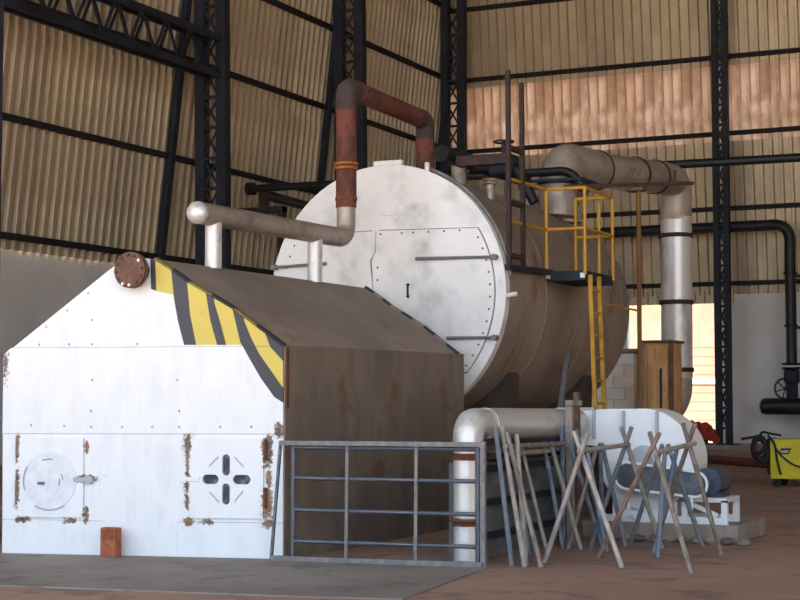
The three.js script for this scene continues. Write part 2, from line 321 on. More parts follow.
// ---------------------------------------------------------------- furnace
const FZ = (x) => -11.856 - (x + 9.686) * (0.635 / 2.606);   // the front plate stands at a slight angle
const FREAR = -16.57;
const roofline = [[-9.71, 1.84], [-8.68, 2.64], [-8.52, 2.745], [-8.29, 2.715], [-8.12, 2.605], [-7.96, 2.49], [-7.755, 2.37], [-7.54, 2.24], [-7.34, 2.09], [-7.09, 1.905]];
const furnace = thing('furnace', 'white-fronted brown steel furnace with yellow and black hazard stripes', 'furnace', [-8.4, 0, -14.2]);
{
  // body: front section at FZ(x), rear section at FREAR
  const prof = [[-9.7, 0], ...roofline, [-7.08, 0]];
  const loft = (list, z0, z1) => { // strips between two copies of an open profile
    const p = [];
    for (let i = 0; i + 1 < list.length; i++) {
      const [ax, ay] = list[i], [bx, by] = list[i + 1];
      const q = [[ax, ay, z0(ax)], [bx, by, z0(bx)], [bx, by, z1(bx)], [ax, ay, z1(ax)]];
      for (const k of [0, 1, 2, 0, 2, 3]) p.push(...q[k]);
    }
    const g = new THREE.BufferGeometry();
    g.setAttribute('position', new THREE.Float32BufferAttribute(p, 3));
    g.setAttribute('uv', new THREE.Float32BufferAttribute(new Float32Array(p.length / 3 * 2), 2));
    g.computeVertexNormals();
    return metres(g);
  };
  const shear = (g) => { const p = g.attributes.position; for (let i = 0; i < p.count; i++) p.setZ(i, p.getZ(i) + FZ(p.getX(i))); g.computeVertexNormals(); return g; };
  const rearCap = extrude(prof, 0.02).translate(0, 0, FREAR - 0.02);
  part(furnace, 'side_wall', box(-7.09, 0, FREAR, -7.07, 1.9, FZ(-7.08) + 0.0), M.brownSteel);
  part(furnace, 'side_wall', box(-9.71, 0, FREAR, -9.69, 1.84, FZ(-9.7)), M.brownSteel);
  part(furnace, 'rear_wall', metres(rearCap), M.brownSteel);
  const thick = (list) => merge([loft(list, FZ, () => FREAR), loft(list.map(([x, y]) => [x, y - 0.02]), FZ, () => FREAR)]);
  part(furnace, 'roof_plate', thick([[-9.74, 1.83], ...roofline.slice(1, 4)]), M.roofSteel);
  part(furnace, 'roof_plate', thick(roofline.slice(3)), M.roofSteel);
  // folded lips along the roof edges
  const lip = (z) => roofline.slice(3, -1).map(([x, y], i) => bar([x, y + 0.008, z(x)], [roofline[i + 4][0], roofline[i + 4][1] + 0.008, z(roofline[i + 4][0])], 0.07, 0.02, [0, 0, 1]));
  const olive = std(mottle('#6f6233', '#857433', 0.3, 6), null, 0.8), charcoal = std(null, '#2b2a2c', 0.8);
  lip((x) => FZ(x) - 0.03).forEach((g, i) => part(furnace, 'roof_lip', g, i % 2 ? charcoal : olive));
  const n = 9, a = [-8.29, 2.715], seg = (t) => { const L = roofline.slice(3), f = t * (L.length - 1), i = Math.min(L.length - 2, Math.floor(f)); return [L[i][0] + (L[i + 1][0] - L[i][0]) * (f - i), L[i][1] + (L[i + 1][1] - L[i][1]) * (f - i)]; };
  for (let i = 0; i < n; i++) { const p = seg(i / n), q = seg((i + 1) / n); part(furnace, 'roof_lip', bar([p[0], p[1] + 0.01, FREAR + 0.04], [q[0], q[1] + 0.01, FREAR + 0.04], 0.06, 0.025), i % 2 ? M.roofSteel : charcoal); }
  part(furnace, 'eave_angle', bar([-7.08, 1.9, FZ(-7.08) - 0.03], [-7.08, 1.92, FREAR], 0.03, 0.03), M.brownSteel);
  part(furnace, 'corner_strip', box(-7.1, 1.35, FZ(-7.08) - 0.06, -7.062, 1.9, FZ(-7.08) - 0.012), M.rustEdge);

  // painted front: canvas in metres, x -9.8 .. -7.0, y 0 .. 2.8
  const W = 1024, K = W / 2.8, cv = document.createElement('canvas'); cv.width = cv.height = W;
  const c = cv.getContext('2d'), X = (x) => (x + 9.8) * K, Y = (y) => W - y * K;
  c.fillStyle = '#e3e5e5'; c.fillRect(0, 0, W, W);
  const blot = (x, y, w, h, col, n, al = 0.5) => { for (let i = 0; i < n; i++) { c.globalAlpha = al * rr(0.4, 1); c.fillStyle = col; c.beginPath(); c.ellipse(X(x + w * (rnd() + rnd() + rnd() - 1.5)), Y(y + h * 1.3 * (rnd() + rnd() - 1)), rr(1.5, 6), rr(1.5, 7), rr(0, 3), 0, 7); c.fill(); } c.globalAlpha = 1; };
  const poly = (pts, col) => { c.fillStyle = col; c.beginPath(); pts.forEach(([x, y], i) => (i ? c.lineTo(X(x), Y(y)) : c.moveTo(X(x), Y(y)))); c.closePath(); c.fill(); };
  for (let i = 0; i < 500; i++) { c.globalAlpha = rr(0.02, 0.07); c.fillStyle = ['#a8b4c0', '#b8b2a6', '#ffffff'][i % 3]; const w = rr(6, 60); c.beginPath(); c.ellipse(rr(0, W), rr(0, W), w * 0.5, w * rr(0.6, 2.2), 0, 0, 7); c.fill(); }
  for (let i = 0; i < 46; i++) { c.globalAlpha = rr(0.03, 0.09); c.fillStyle = '#8d8a84'; const x = X(rr(-9.65, -7.2)), y = Y(rr(0.3, 2.4)); c.fillRect(x, y, rr(2, 5), rr(25, 120)); }
  blot(-8.5, 2.2, 0.08, 0.2, '#9a958c', 16, 0.12); blot(-8.55, 1.5, 0.1, 0.15, '#9a958c', 16, 0.12);
  c.globalAlpha = 1;
  const ink = '#34343a', yel = '#cbb74f';
  poly([[-8.29, 2.76], [-8.1, 2.72], [-7.8, 2.5], [-7.44, 2.3], [-7.07, 2.0], [-7.07, 1.45], [-7.302, 1.8], [-7.42, 1.9], [-7.476, 1.921], [-7.96, 1.922], [-8.099, 2.38], [-8.258, 2.419]], yel);
  poly([[-8.317, 2.72], [-8.27, 2.7], [-8.258, 2.419], [-8.306, 2.438]], ink);
  poly([[-8.13, 2.7], [-7.972, 2.6], [-7.969, 2.479], [-7.939, 2.195], [-7.881, 1.922], [-7.993, 1.923], [-8.05, 2.133], [-8.089, 2.334]], ink);
  poly([[-7.813, 2.5], [-7.72, 2.4], [-7.718, 2.311], [-7.661, 2.129], [-7.604, 1.92], [-7.687, 1.92], [-7.753, 2.148]], ink);
  poly([[-7.562, 2.3], [-7.445, 2.25], [-7.441, 2.136], [-7.376, 1.982], [-7.302, 1.837], [-7.07, 1.51], [-7.07, 1.39], [-7.164, 1.45], [-7.283, 1.612], [-7.384, 1.783], [-7.476, 1.946]], ink);
  poly([[-7.3, 2.15], [-7.07, 2.0], [-7.07, 1.755], [-7.202, 1.899]], ink);
  blot(-7.9, 2.2, 0.35, 0.3, '#8c8440', 40, 0.12);
  // rust and weld marks round the two fire doors
  for (const [x, y, w, h, n] of [[-9.56, 0.97, 0.02, 0.1, 60], [-9.555, 0.6, 0.022, 0.14, 80], [-8.9, 0.7, 0.09, 0.025, 60], [-9.5, 0.32, 0.08, 0.02, 26], [-9.05, 0.32, 0.06, 0.02, 22], [-8.9, 0.37, 0.02, 0.06, 24], [-8.9, 0.99, 0.015, 0.06, 16],
    [-7.95, 1.02, 0.035, 0.09, 60], [-7.95, 0.86, 0.016, 0.1, 40], [-7.95, 0.68, 0.025, 0.08, 50], [-7.95, 0.5, 0.02, 0.06, 30], [-7.94, 0.33, 0.04, 0.03, 40], [-7.77, 0.33, 0.05, 0.02, 16], [-7.22, 0.97, 0.035, 0.12, 110], [-7.21, 0.72, 0.02, 0.06, 40], [-7.22, 0.5, 0.035, 0.12, 100], [-7.21, 0.32, 0.04, 0.03, 40], [-7.12, 1.15, 0.04, 0.06, 50], [-9.69, 1.72, 0.03, 0.14, 26]])
    { blot(x, y, w, h, ['#5b4030', '#74503a', '#4a3a30'][n % 3], n * 2, 0.75); blot(x, y, w * 1.4, h * 1.2, '#9a8468', n, 0.25); }
  c.strokeStyle = '#9aa0a6'; c.lineWidth = 2;
  const tex = new THREE.CanvasTexture(cv); tex.colorSpace = THREE.SRGBColorSpace;
  const paint = std(tex, null, 0.5);
  const painted = (g) => { const p = g.attributes.position, uv = g.attributes.uv; for (let i = 0; i < p.count; i++) uv.setXY(i, (p.getX(i) + 9.8) / 2.8, p.getY(i) / 2.8); return g; };
  const plate = (name, pts, z, t, holes, parent = furnace) => part(parent, name, shear(painted(extrude(pts, t, 0, holes).translate(0, 0, z))), paint);
  const g0 = -0.001;
  plate('front_plate', [[-9.65, 1.909 + g0], [-9.62, 1.909 + g0], ...roofline.slice(1, 9).map(([x, y]) => [x, y - 0.004]), [-7.1, 1.909 + g0]], -0.002, 0.016);
  plate('front_plate', [[-9.71, 1.112 + g0], [-7.085, 1.122 + g0], [-7.09, 1.905], [-9.64, 1.905], [-9.712, 1.84]], -0.004, 0.016);
  plate('front_plate', [[-9.7, 0.322 + g0], [-8.745, 0.322 + g0], [-8.745, 0], [-8.043, 0], [-8.043, 0.324 + g0], [-7.083, 0.331 + g0], [-7.085, 1.117], [-9.708, 1.107]], -0.006, 0.016);
  plate('front_plate', [[-9.697, 0], [-8.747, 0], [-8.747, 0.318], [-9.697, 0.318]], -0.004, 0.016);
  plate('front_plate', [[-8.04, 0], [-7.082, 0], [-7.082, 0.326], [-8.04, 0.32]], -0.003, 0.016);
  part(furnace, 'seam_backing', shear(extrude([[-9.69, 0.01], [-7.09, 0.01], [-7.1, 1.88], [-8.5, 2.6], [-9.68, 1.8]], 0.01).translate(0, 0, -0.03)), M.tubeSteel);
  // fire doors
  const slot = (x, y, w, h) => { const p = new THREE.Path(), r = Math.min(w, h) / 2; if (h > w) { p.absarc(x, y + h / 2 - r, r, 0, Math.PI); p.absarc(x, y - h / 2 + r, r, Math.PI, 2 * Math.PI); } else { p.absarc(x + w / 2 - r, y, r, -Math.PI / 2, Math.PI / 2); p.absarc(x - w / 2 + r, y, r, Math.PI / 2, 1.5 * Math.PI); } p.closePath(); return p; };
  const d1 = plate('fire_door', [[-9.56, 0.345], [-8.915, 0.35], [-8.92, 1.075], [-9.565, 1.07]], 0.014, 0.02);
  const d2 = plate('fire_door', [[-7.93, 0.36], [-7.25, 0.365], [-7.25, 1.085], [-7.935, 1.08]], 0.014, 0.02, [slot(-7.588, 0.84, 0.07, 0.19), slot(-7.588, 0.58, 0.07, 0.19), slot(-7.73, 0.71, 0.15, 0.085), slot(-7.445, 0.71, 0.16, 0.085)]);
  const zAt = (x) => FZ(x);
  part(d2, 'air_damper', shear(extrude([[-7.84, 0.45], [-7.34, 0.45], [-7.34, 0.97], [-7.84, 0.97]], 0.004).translate(0, 0, 0.012)), std(mottle('#2c2e30', '#6e7378', 0.25, 4), null, 0.7));
  part(d1, 'air_disc', shear(new THREE.CylinderGeometry(0.26, 0.26, 0.005, 40).rotateX(Math.PI / 2).translate(-9.235, 0.68, 0.036)), std(mottle('#d3d8db', '#e1e3e4', 0.5, 5), null, 0.55));
  for (const [a0, a1, r] of [[2.6, 3.5, 0.245], [4.2, 5.3, 0.265], [0.1, 0.5, 0.13], [1.4, 1.9, 0.2], [5.9, 6.5, 0.1]]) part(d1, 'damper_rib', shear(flat(new THREE.TorusGeometry(r, 0.006, 6, 24, a1 - a0).rotateZ(a0).translate(-9.235, 0.68, 0.044))), M.boltDull);
  part(d1, 'damper_knob', shear(box(-9.34, 0.645, 0.036, -9.28, 0.67, 0.05)), M.tubeSteel);
  for (const [x, y, r0] of [[-7.7, 0.87, 0.8], [-7.47, 0.87, -0.8], [-7.69, 0.55, -0.8], [-7.47, 0.56, 0.9]]) { const L = 0.06; part(d2, 'damper_rib', shear(bar([x - L * Math.cos(r0), y - L * Math.sin(r0), 0.037], [x + L * Math.cos(r0), y + L * Math.sin(r0), 0.037], 0.01, 0.008)), M.boltDull); }
  part(d1, 'latch', shear(merge([box(-9.0, 0.675, 0.034, -8.82, 0.715, 0.05), box(-8.9, 0.66, 0.012, -8.84, 0.73, 0.045)])), M.boltDull);
  part(d2, 'latch', shear(merge([box(-8.02, 0.69, 0.034, -7.83, 0.73, 0.05), box(-7.99, 0.675, 0.012, -7.95, 0.745, 0.045)])), M.whitePlain);
  for (const y of [0.98, 0.55]) { part(d1, 'hinge', shear(merge([rod([-9.575, y - 0.09, 0.03], [-9.575, y + 0.09, 0.03], 0.008)])), M.whitePlain); part(d2, 'hinge', shear(rod([-7.235, y - 0.09, 0.03], [-7.235, y + 0.09, 0.03], 0.016)), M.rustEdge); }
  const bolt = new THREE.SphereGeometry(0.012, 8, 6).scale(1, 1, 0.6);
  for (const [x, y] of [[-9.366, 1.935], [-9.078, 1.935], [-8.858, 1.935], [-8.432, 1.935], [-8.861, 2.159], [-8.055, 1.604], [-8.854, 1.606], [-9.433, 1.191], [-9.116, 1.184], [-8.858, 1.176], [-8.86, 1.322], [-8.565, 1.177], [-8.284, 1.178], [-8.033, 1.179], [-8.034, 1.323], [-7.654, 1.181], [-7.371, 1.182], [-9.3, 2.1], [-9.1, 2.25], [-8.9, 2.41]]) part(furnace, 'bolt', bolt, M.boltDull, [x, y, FZ(x) + 0.014]);
  // blind flange on the ridge
  const fx = -8.43, fy = 2.605, fz = FZ(fx);
  const fl = part(furnace, 'blind_flange', merge([ring(0.165, 0.001, 0.03, 'z', 40).translate(fx, fy, fz + 0.14), ring(0.165, 0.001, 0.03, 'z', 40).translate(fx, fy, fz + 0.1), ring(0.11, 0.0, 0.3, 'z', 32).translate(fx, fy, fz - 0.06)]), M.flangeRust);
  const hexb = new THREE.CylinderGeometry(0.014, 0.014, 0.03, 6).rotateX(Math.PI / 2);
  for (let k = 0; k < 12; k++) { const a0 = k / 12 * Math.PI * 2 + 0.1; part(fl, 'flange_bolt', hexb, [1, 8, 9].includes(k) ? M.boltBright : M.flangeRust, [fx + 0.14 * Math.cos(a0), fy + 0.14 * Math.sin(a0), fz + 0.165]); }
}

// ---------------------------------------------------------------- bent pipe from furnace to boiler
{
  const x = -8.3;
  const t = thing('vapour_pipe', 'silver and rusty red pipe bent from the furnace ridge up to the boiler top', 'pipe', [x, 2.75, -14.5]);
  part(t, 'silver_run', tube([[x, 3.22, -12.95], [x, 3.25, -16.05], [x, 3.62, -16.05]], 0.108, 0.22, 60, 24), M.dullSilver, undefined, undefined, 'dull silver horizontal run');
  part(t, 'ball_end', new THREE.SphereGeometry(0.112, 24, 16).scale(1, 1, 0.8).translate(x, 3.22, -12.94), M.silver);
  for (const [z, y] of [[-13.23, 3.2], [-15.31, 3.22]]) part(t, 'riser', rod([x, 2.7, z], [x, y, z], 0.082, 24), M.silver);
  part(t, 'rusty_riser', rod([x, 3.6, -16.05], [x, 4.8, -16.05], 0.118, 24), M.rustPipe, undefined, undefined, 'rusty red upright length');
  part(t, 'joint_ring', merge([ring(0.14, 0.1, 0.03).translate(x, 4.05, -16.05), ring(0.14, 0.1, 0.03).translate(x, 4.1, -16.05)]), M.ochre);
  part(t, 'joint_ring', ring(0.126, 0.1, 0.04).translate(x, 3.7, -16.05), M.rustEdge);
  part(t, 'elbow', tube([[x, 4.72, -16.05], [x, 4.98, -16.05], [x, 4.98, -16.32]], 0.124, 0.24, 30, 24), M.burntPipe);
  part(t, 'rusty_crosspipe', rod([x, 4.98, -16.3], [x, 4.95, -18.0], 0.115, 24), M.rustPipe);
  part(t, 'elbow', tube([[x, 4.95, -17.95], [x, 4.95, -18.22], [x, 4.7, -18.22]], 0.12, 0.24, 30, 24), M.burntPipe);
  part(t, 'downpipe', rod([x, 4.15, -18.22], [x, 4.72, -18.22], 0.118, 24), M.rustPipe);
  for (const z of [-16.32]) part(t, 'joint_ring', ring(0.128, 0.1, 0.03, 'z').translate(x, 4.98, z), M.rustEdge);
}

// ---------------------------------------------------------------- boiler
const BX = -8.34, BY = 2.68, BR = 1.55, BF = -17.2, BB = -22.0;
const boiler = thing('boiler', 'large horizontal boiler drum with white round front and rusty brown shell', 'boiler', [BX, 0, -19.6]);
{
  const shell = new THREE.CylinderGeometry(BR - 0.02, BR - 0.02, BF - BB, 96, 8, true).rotateX(Math.PI / 2).translate(BX, BY, (BF + BB) / 2);
  const uv = shell.attributes.uv; for (let i = 0; i < uv.count; i++) uv.setXY(i, uv.getY(i) * 4.8, uv.getX(i) * 2 * Math.PI * BR);
  // streaks run down round the shell: u along the axis, v round it
  part(boiler, 'shell', shell, M.boilerShell);
  part(boiler, 'rear_head', new THREE.SphereGeometry(BR - 0.03, 64, 12, 0, Math.PI * 2, 0, Math.PI / 2).scale(1, 0.28, 1).rotateX(-Math.PI / 2).translate(BX, BY, BB), M.boilerShell);
  for (const z of [-18.6, -20.2, -21.7]) part(boiler, 'shell_band', ring(BR - 0.013, BR - 0.03, 0.06, 'z', 96).translate(BX, BY, z), M.boilerShell);
  const disc = extrude(Array.from({ length: 96 }, (_, i) => [BX + BR * Math.cos(i / 48 * Math.PI), BY + BR * Math.sin(i / 48 * Math.PI)]), 0.12, 0.01).translate(0, 0, BF - 0.06);
  part(boiler, 'front_head', metres(disc), M.boilerWhite);
  const z0 = BF + 0.07;
  const arc = (r, a, b, n = 20) => Array.from({ length: n + 1 }, (_, i) => [BX + r * Math.cos(a + (b - a) * i / n), BY + r * Math.sin(a + (b - a) * i / n)]);
  const dr = part(boiler, 'inspection_door', metres(extrude([...arc(1.42, -0.72, 0.545), [-8.43, 3.44], [-8.43, 3.2], [-8.5, 3.08], [-8.46, 2.7], [-8.46, 1.75]], 0.022, 0.004).translate(0, 0, z0)), M.boilerWhite);
  const dl = part(boiler, 'inspection_door', metres(extrude([...arc(1.42, Math.PI - 0.545, Math.PI + 0.72), [-8.49, 1.75], [-8.49, 2.7], [-8.53, 3.08], [-8.46, 3.2], [-8.46, 3.44]], 0.022, 0.004).translate(0, 0, z0)), M.boilerWhite);
  for (const [nm, pts] of [['r', [...arc(1.435, -0.73, 0.55), [-8.42, 3.455], [-8.42, 1.74]]], ['l', [...arc(1.435, Math.PI - 0.55, Math.PI + 0.73), [-8.5, 1.74], [-8.5, 3.455]]]]) part(nm === 'r' ? dr : dl, 'gasket', extrude(pts, 0.008).translate(0, 0, z0 - 0.006), M.greyPanel);
  const handle = (p, x0, y0, x1, y1) => part(p, 'lever_bar', merge([rod([x0, y0, z0 + 0.06], [x1, y1, z0 + 0.06], 0.02, 8, 0.016), rod([x1, y1, z0], [x1, y1, z0 + 0.09], 0.034, 12), rod([x0 + (x1 - x0) * 0.1, y0, z0], [x0 + (x1 - x0) * 0.1, y0, z0 + 0.06], 0.015, 8)]), M.angleSteel);
  handle(dr, -7.9, 3.085, -6.9, 3.07); handle(dr, -7.5, 2.14, -6.9, 2.135); handle(dl, -9.1, 3.07, -9.83, 3.05);
  part(dr, 'grab_handle', merge([rod([-8.01, 2.63, z0 + 0.05], [-8.01, 2.79, z0 + 0.05], 0.012, 8), rod([-8.01, 2.64, z0], [-8.01, 2.64, z0 + 0.06], 0.016, 8), rod([-8.01, 2.78, z0], [-8.01, 2.78, z0 + 0.06], 0.016, 8)]), M.steel);
  part(boiler, 'name_plate', rbox(-8.4, 3.62, BF + 0.06, -8.17, 3.76, BF + 0.078, 0.006), M.boilerWhite);
  part(boiler, 'hinge_lug', merge([rbox(-8.52, 4.16, BF - 0.05, -8.14, 4.3, BF + 0.02, 0.01)]), M.boilerWhite);
  part(boiler, 'eye_lug', merge([rod([-7.8, 4.1, BF + 0.02], [-7.8, 4.24, BF + 0.02], 0.03), rod([-6.83, 2.62, BF + 0.02], [-6.66, 2.64, BF + 0.02], 0.03)]), M.boilerWhite);
  part(boiler, 'rim_tube', metres(flat(new THREE.TorusGeometry(BR + 0.035, 0.022, 8, 40, 1.12).rotateZ(0.12).translate(BX, BY, BF - 0.04))), M.angleSteel);
  const bolt = new THREE.SphereGeometry(0.013, 8, 6).scale(1, 1, 0.6);
  for (let a = -0.68; a < 0.52; a += 0.105) for (const s of [1, -1]) part(boiler, 'bolt', bolt, M.flangeRust, [BX + s * 1.375 * Math.cos(a), BY + 1.375 * Math.sin(a), z0 + 0.026]);
  for (const x of [-8.38, -8.1, -7.95, -7.75, -7.55, -7.35, -8.75, -9.0, -9.25]) part(boiler, 'bolt', bolt, M.flangeRust, [x, 3.4, z0 + 0.026]);
  for (const y of [3.0, 2.85, 2.5, 2.3]) part(boiler, 'bolt', bolt, M.flangeRust, [-8.42, y, z0 + 0.026]);
  // saddles under the drum
  for (const z of [-18.2, -21]) part(boiler, 'saddle', metres(extrude([[BX - 1.2, 0], [BX + 1.2, 0], [BX + 1.25, 1.7], ...arc(BR - 0.01, -0.65, -Math.PI + 0.65, 24), [BX - 1.25, 1.7]], 0.3).translate(0, 0, z - 0.15)), M.burntPipe);
  // fittings along the crown
  const nozzle = (x, z, h, r) => { const y = BY + Math.sqrt(BR * BR - (x - BX) ** 2) - 0.05; part(boiler, 'nozzle', merge([rod([x, y, z], [x, y + h, z], r, 16), ring(r * 1.5, r * 0.8, 0.03).translate(x, y + h, z), ring(r * 1.5, r * 0.8, 0.03).translate(x, y + h - 0.045, z)]), M.dullSilver); };
  nozzle(-7.45, -18.3, 0.25, 0.06); nozzle(-8.3, -19.3, 0.4, 0.1); nozzle(-7.7, -20.3, 0.3, 0.09); nozzle(-7.45, -21.2, 0.45, 0.2);
}
{
  const t = thing('steam_header', 'black valve pipework lying along the boiler crown behind the ladder frame', 'pipework', [-7.9, 4.3, -19.5]);
  part(t, 'header_pipe', tube([[-8.25, 4.58, -18.6], [-8.25, 4.62, -21.6]], 0.11, 0.2, 20), M.blackPipe);
  part(t, 'cross_beam', box(-8.05, 4.4, -18.78, -7.35, 4.53, -18.62), M.burntPipe);
  part(t, 'branch_pipe', tube([[-8.25, 4.5, -19.6], [-7.6, 4.5, -19.6], [-7.35, 4.0, -19.6]], 0.07, 0.2, 30), M.blackPipe);
  part(t, 'branch_pipe', tube([[-8.2, 4.55, -20.6], [-7.2, 4.55, -20.6], [-7.0, 4.3, -20.6]], 0.06, 0.2, 30), M.blackPipe);
  part(t, 'valve_body', merge([rbox(-7.95, 4.38, -19.75, -7.6, 4.66, -19.45, 0.05), rod([-7.78, 4.6, -19.6], [-7.78, 4.85, -19.6], 0.03)]), M.steel);
  part(t, 'valve_wheel', flat(new THREE.TorusGeometry(0.13, 0.014, 8, 24).rotateX(Math.PI / 2).translate(-7.78, 4.84, -19.6)), M.steel);
}
{
  const t = thing('strut', 'pale steel strut slanting under the right side of the boiler', 'strut', [-6.75, 0, -18.9]);
  part(t, 'angle_leg', bar([-6.5, 0, -17.6], [-6.75, 2.0, -19.2], 0.05, 0.06), M.angleSteel);
  part(t, 'foot_plate', box(-6.62, 0, -17.72, -6.38, 0.02, -17.48), M.angleSteel);
}

// ---------------------------------------------------------------- ladder frame, platform and yellow ladder
{
  const t = thing('ladder_frame', 'tall dark twin-post frame standing against the right side of the boiler', 'frame', [-6.78, 2.9, -17.45]);
  part(t, 'post', bar([-6.78, 2.95, -17.24], [-6.78, 5.27, -17.22], 0.05, 0.05), M.rustyDark ??= std(mottle('#2c211d', '#3d2a22', 0.6, 6), null, 0.8));
  part(t, 'post', bar([-6.78, 2.98, -17.7], [-6.78, 5.2, -17.66], 0.05, 0.05), M.rustyDark);
  for (const y of [3.1, 3.72, 4.36]) part(t, 'rung', bar([-6.78, y, -17.24], [-6.78, y, -17.68], 0.05, 0.07, [0, 1, 0]), M.rustyDark);
  part(t, 'sill_beam', bar([-6.78, 2.95, -17.16], [-6.78, 2.99, -18.62], 0.07, 0.08, [0, 1, 0]), M.steel);
}
const PX0 = -6.8, PX1 = -6.3, PZ0 = -18.55, PZ1 = -19.65, PY = 3.0;
{
  const t = thing('access_platform', 'yellow railed access platform on the right side of the boiler', 'platform', [-6.55, PY - 0.12, -19.1]);
  part(t, 'deck', box(PX0, PY - 0.12, PZ1, PX1, PY, PZ0), M.steel);
  const R = 0.022, H = PY + 1.02, mid = PY + 0.52;
  for (const [x, z] of [[PX0, PZ0], [PX1, PZ0], [PX1, PZ1], [PX0, PZ1], [PX1 - 0.05, (PZ0 + PZ1) / 2 - 0.15]]) part(t, 'rail_post', rod([x, PY - 0.05, z], [x, x === PX1 - 0.05 ? H - 0.12 : H, z], R), M.yellow);
  for (const y of [H, mid]) {
    part(t, 'rail', rod([PX0, y, PZ0], [PX1, y, PZ0], R), M.yellow);
    part(t, 'rail', rod([PX0, y, PZ1], [PX1, y, PZ1], R), M.yellow);
    part(t, 'rail', rod([PX1, y, PZ0], [PX1, y, PZ1], R), M.yellow);
    part(t, 'rail', rod([PX0, y, PZ0], [PX0, y - 0.02, -17.25], R), M.yellow);
  }
  part(t, 'corner_plate', box(PX0 - 0.01, PY - 0.09, PZ0, PX0 + 0.05, PY - 0.03, PZ0 + 0.01), M.boltBright);
  part(t, 'corner_plate', box(PX1 - 0.06, PY - 0.09, PZ0, PX1, PY - 0.03, PZ0 + 0.01), M.boltBright);
}
{
  const t = thing('yellow_ladder', 'narrow yellow steel ladder hanging below the boiler platform', 'ladder', [-6.27, 0, -18.95]);
  part(t, 'stile', bar([-6.2, 0, -18.72], [-6.27, PY - 0.05, -18.66], 0.035, 0.05), M.yellow);
  part(t, 'stile', bar([-6.2, 0, -19.1], [-6.27, PY - 0.05, -19.0], 0.035, 0.05), M.yellow);
  for (let y = 0.25; y < 2.9; y += 0.28) { const x = -6.2 - 0.07 * y / 2.95; part(t, 'rung', rod([x, y, -18.71], [x, y, -19.06], 0.015), M.yellow); }
  part(t, 'stay', rod([-6.26, 2.62, -19.0], [-6.35, 2.62, -20.9], 0.014), M.yellow);
}
{
  const t = thing('pole', 'slender brown pole rising beside the silver stack', 'pole', [-6.35, 0, -20.95]);
  part(t, 'shaft', rod([-6.35, 0, -20.95], [-6.35, 4.28, -20.98], 0.032, 10), M.poleBrown ??= std(mottle('#6e4a24', '#83602c', 0.7, 5), null, 0.8));
  part(t, 'top_cap', rbox(-6.43, 4.26, -21.06, -6.27, 4.31, -20.9, 0.01), M.flangeRust);
  part(t, 'base_plate', box(-6.45, 0, -21.05, -6.25, 0.02, -20.85), M.flangeRust);
}

// ---------------------------------------------------------------- exhaust duct and stack
{
  const t = thing('exhaust_duct', 'grey sheet-metal duct bending from the boiler top into the silver stack', 'duct', [-7.2, 1.3, -25.7]);
  part(t, 'boiler_elbow', tube([[-7.5, 3.95, -20.9], [-7.48, 4.74, -20.95], [-7.38, 4.78, -22.3]], 0.285, 0.7, 40, 32), M.duct);
  part(t, 'crosspiece', rod([-7.39, 4.775, -22.2], [-7.21, 5.02, -25.2], 0.262, 32), M.duct);
  part(t, 'stack_elbow', tube([[-7.25, 5.0, -24.9], [-7.17, 5.05, -25.82], [-7.19, 4.4, -25.85]], 0.262, 0.45, 40, 32), M.duct);
  part(t, 'stack', rod([-7.18, 4.45, -25.85], [-7.22, 1.75, -25.95], 0.258, 32), M.silver);
  part(t, 'foot_elbow', tube([[-7.22, 1.8, -25.95], [-7.23, 1.45, -25.93], [-7.75, 0.7, -25.9]], 0.258, 0.3, 40, 32), M.duct);
  const dir = V(-7.21 + 7.39, 5.02 - 4.775, -25.2 + 22.2).normalize(), q = new THREE.Quaternion().setFromUnitVectors(UP, dir);
  for (const [f, r] of [[0.02, 0.3], [0.55, 0.285], [0.86, 0.28]]) part(t, 'joint_band', ring(r, 0.25, 0.05), M.rustyDark, [-7.39 + 0.18 * f, 4.775 + 0.245 * f, -22.2 - 3 * f], q);
  for (const [y, r] of [[4.13, 0.29], [3.02, 0.285], [1.9, 0.28]]) part(t, 'joint_band', ring(r, 0.25, 0.07), M.rustyDark, [-7.2, y, -25.88]);
  for (const [f, dy, h] of [[0.27, 0.02, 0.08], [0.3, 0.0, 0.1], [0.33, 0.03, 0.07], [0.37, -0.01, 0.09], [0.4, 0.01, 0.08]]) part(t, 'faded_mark', bar([-7.39 + 0.18 * f + 0.2605, 4.775 + 0.245 * f + dy - h / 2, -22.2 - 3 * f], [-7.39 + 0.18 * f + 0.2605, 4.775 + 0.245 * f + dy + h / 2, -22.2 - 3 * f - 0.02], 0.03, 0.006), M.greyPanel);
  part(t, 'saddle_plate', box(-7.75, 4.4, -21.5, -7.0, 4.44, -20.5), M.steel);
}
{
  const t = thing('support_plank', 'long dark bar lying under the grey duct beside the yellow rails', 'beam', [-6.9, 4.45, -22]);
  part(t, 'bar', bar([-6.95, 4.2, -19.7], [-6.75, 4.92, -25.3], 0.05, 0.06), M.flangeRust);
  for (const z of [-20.1, -24.9]) part(t, 'hanger', bar([-6.93, z < -24 ? 4.86 : 4.0, z], [-6.93, z < -24 ? 5.1 : 4.25, z], 0.04, 0.04), M.flangeRust);
}

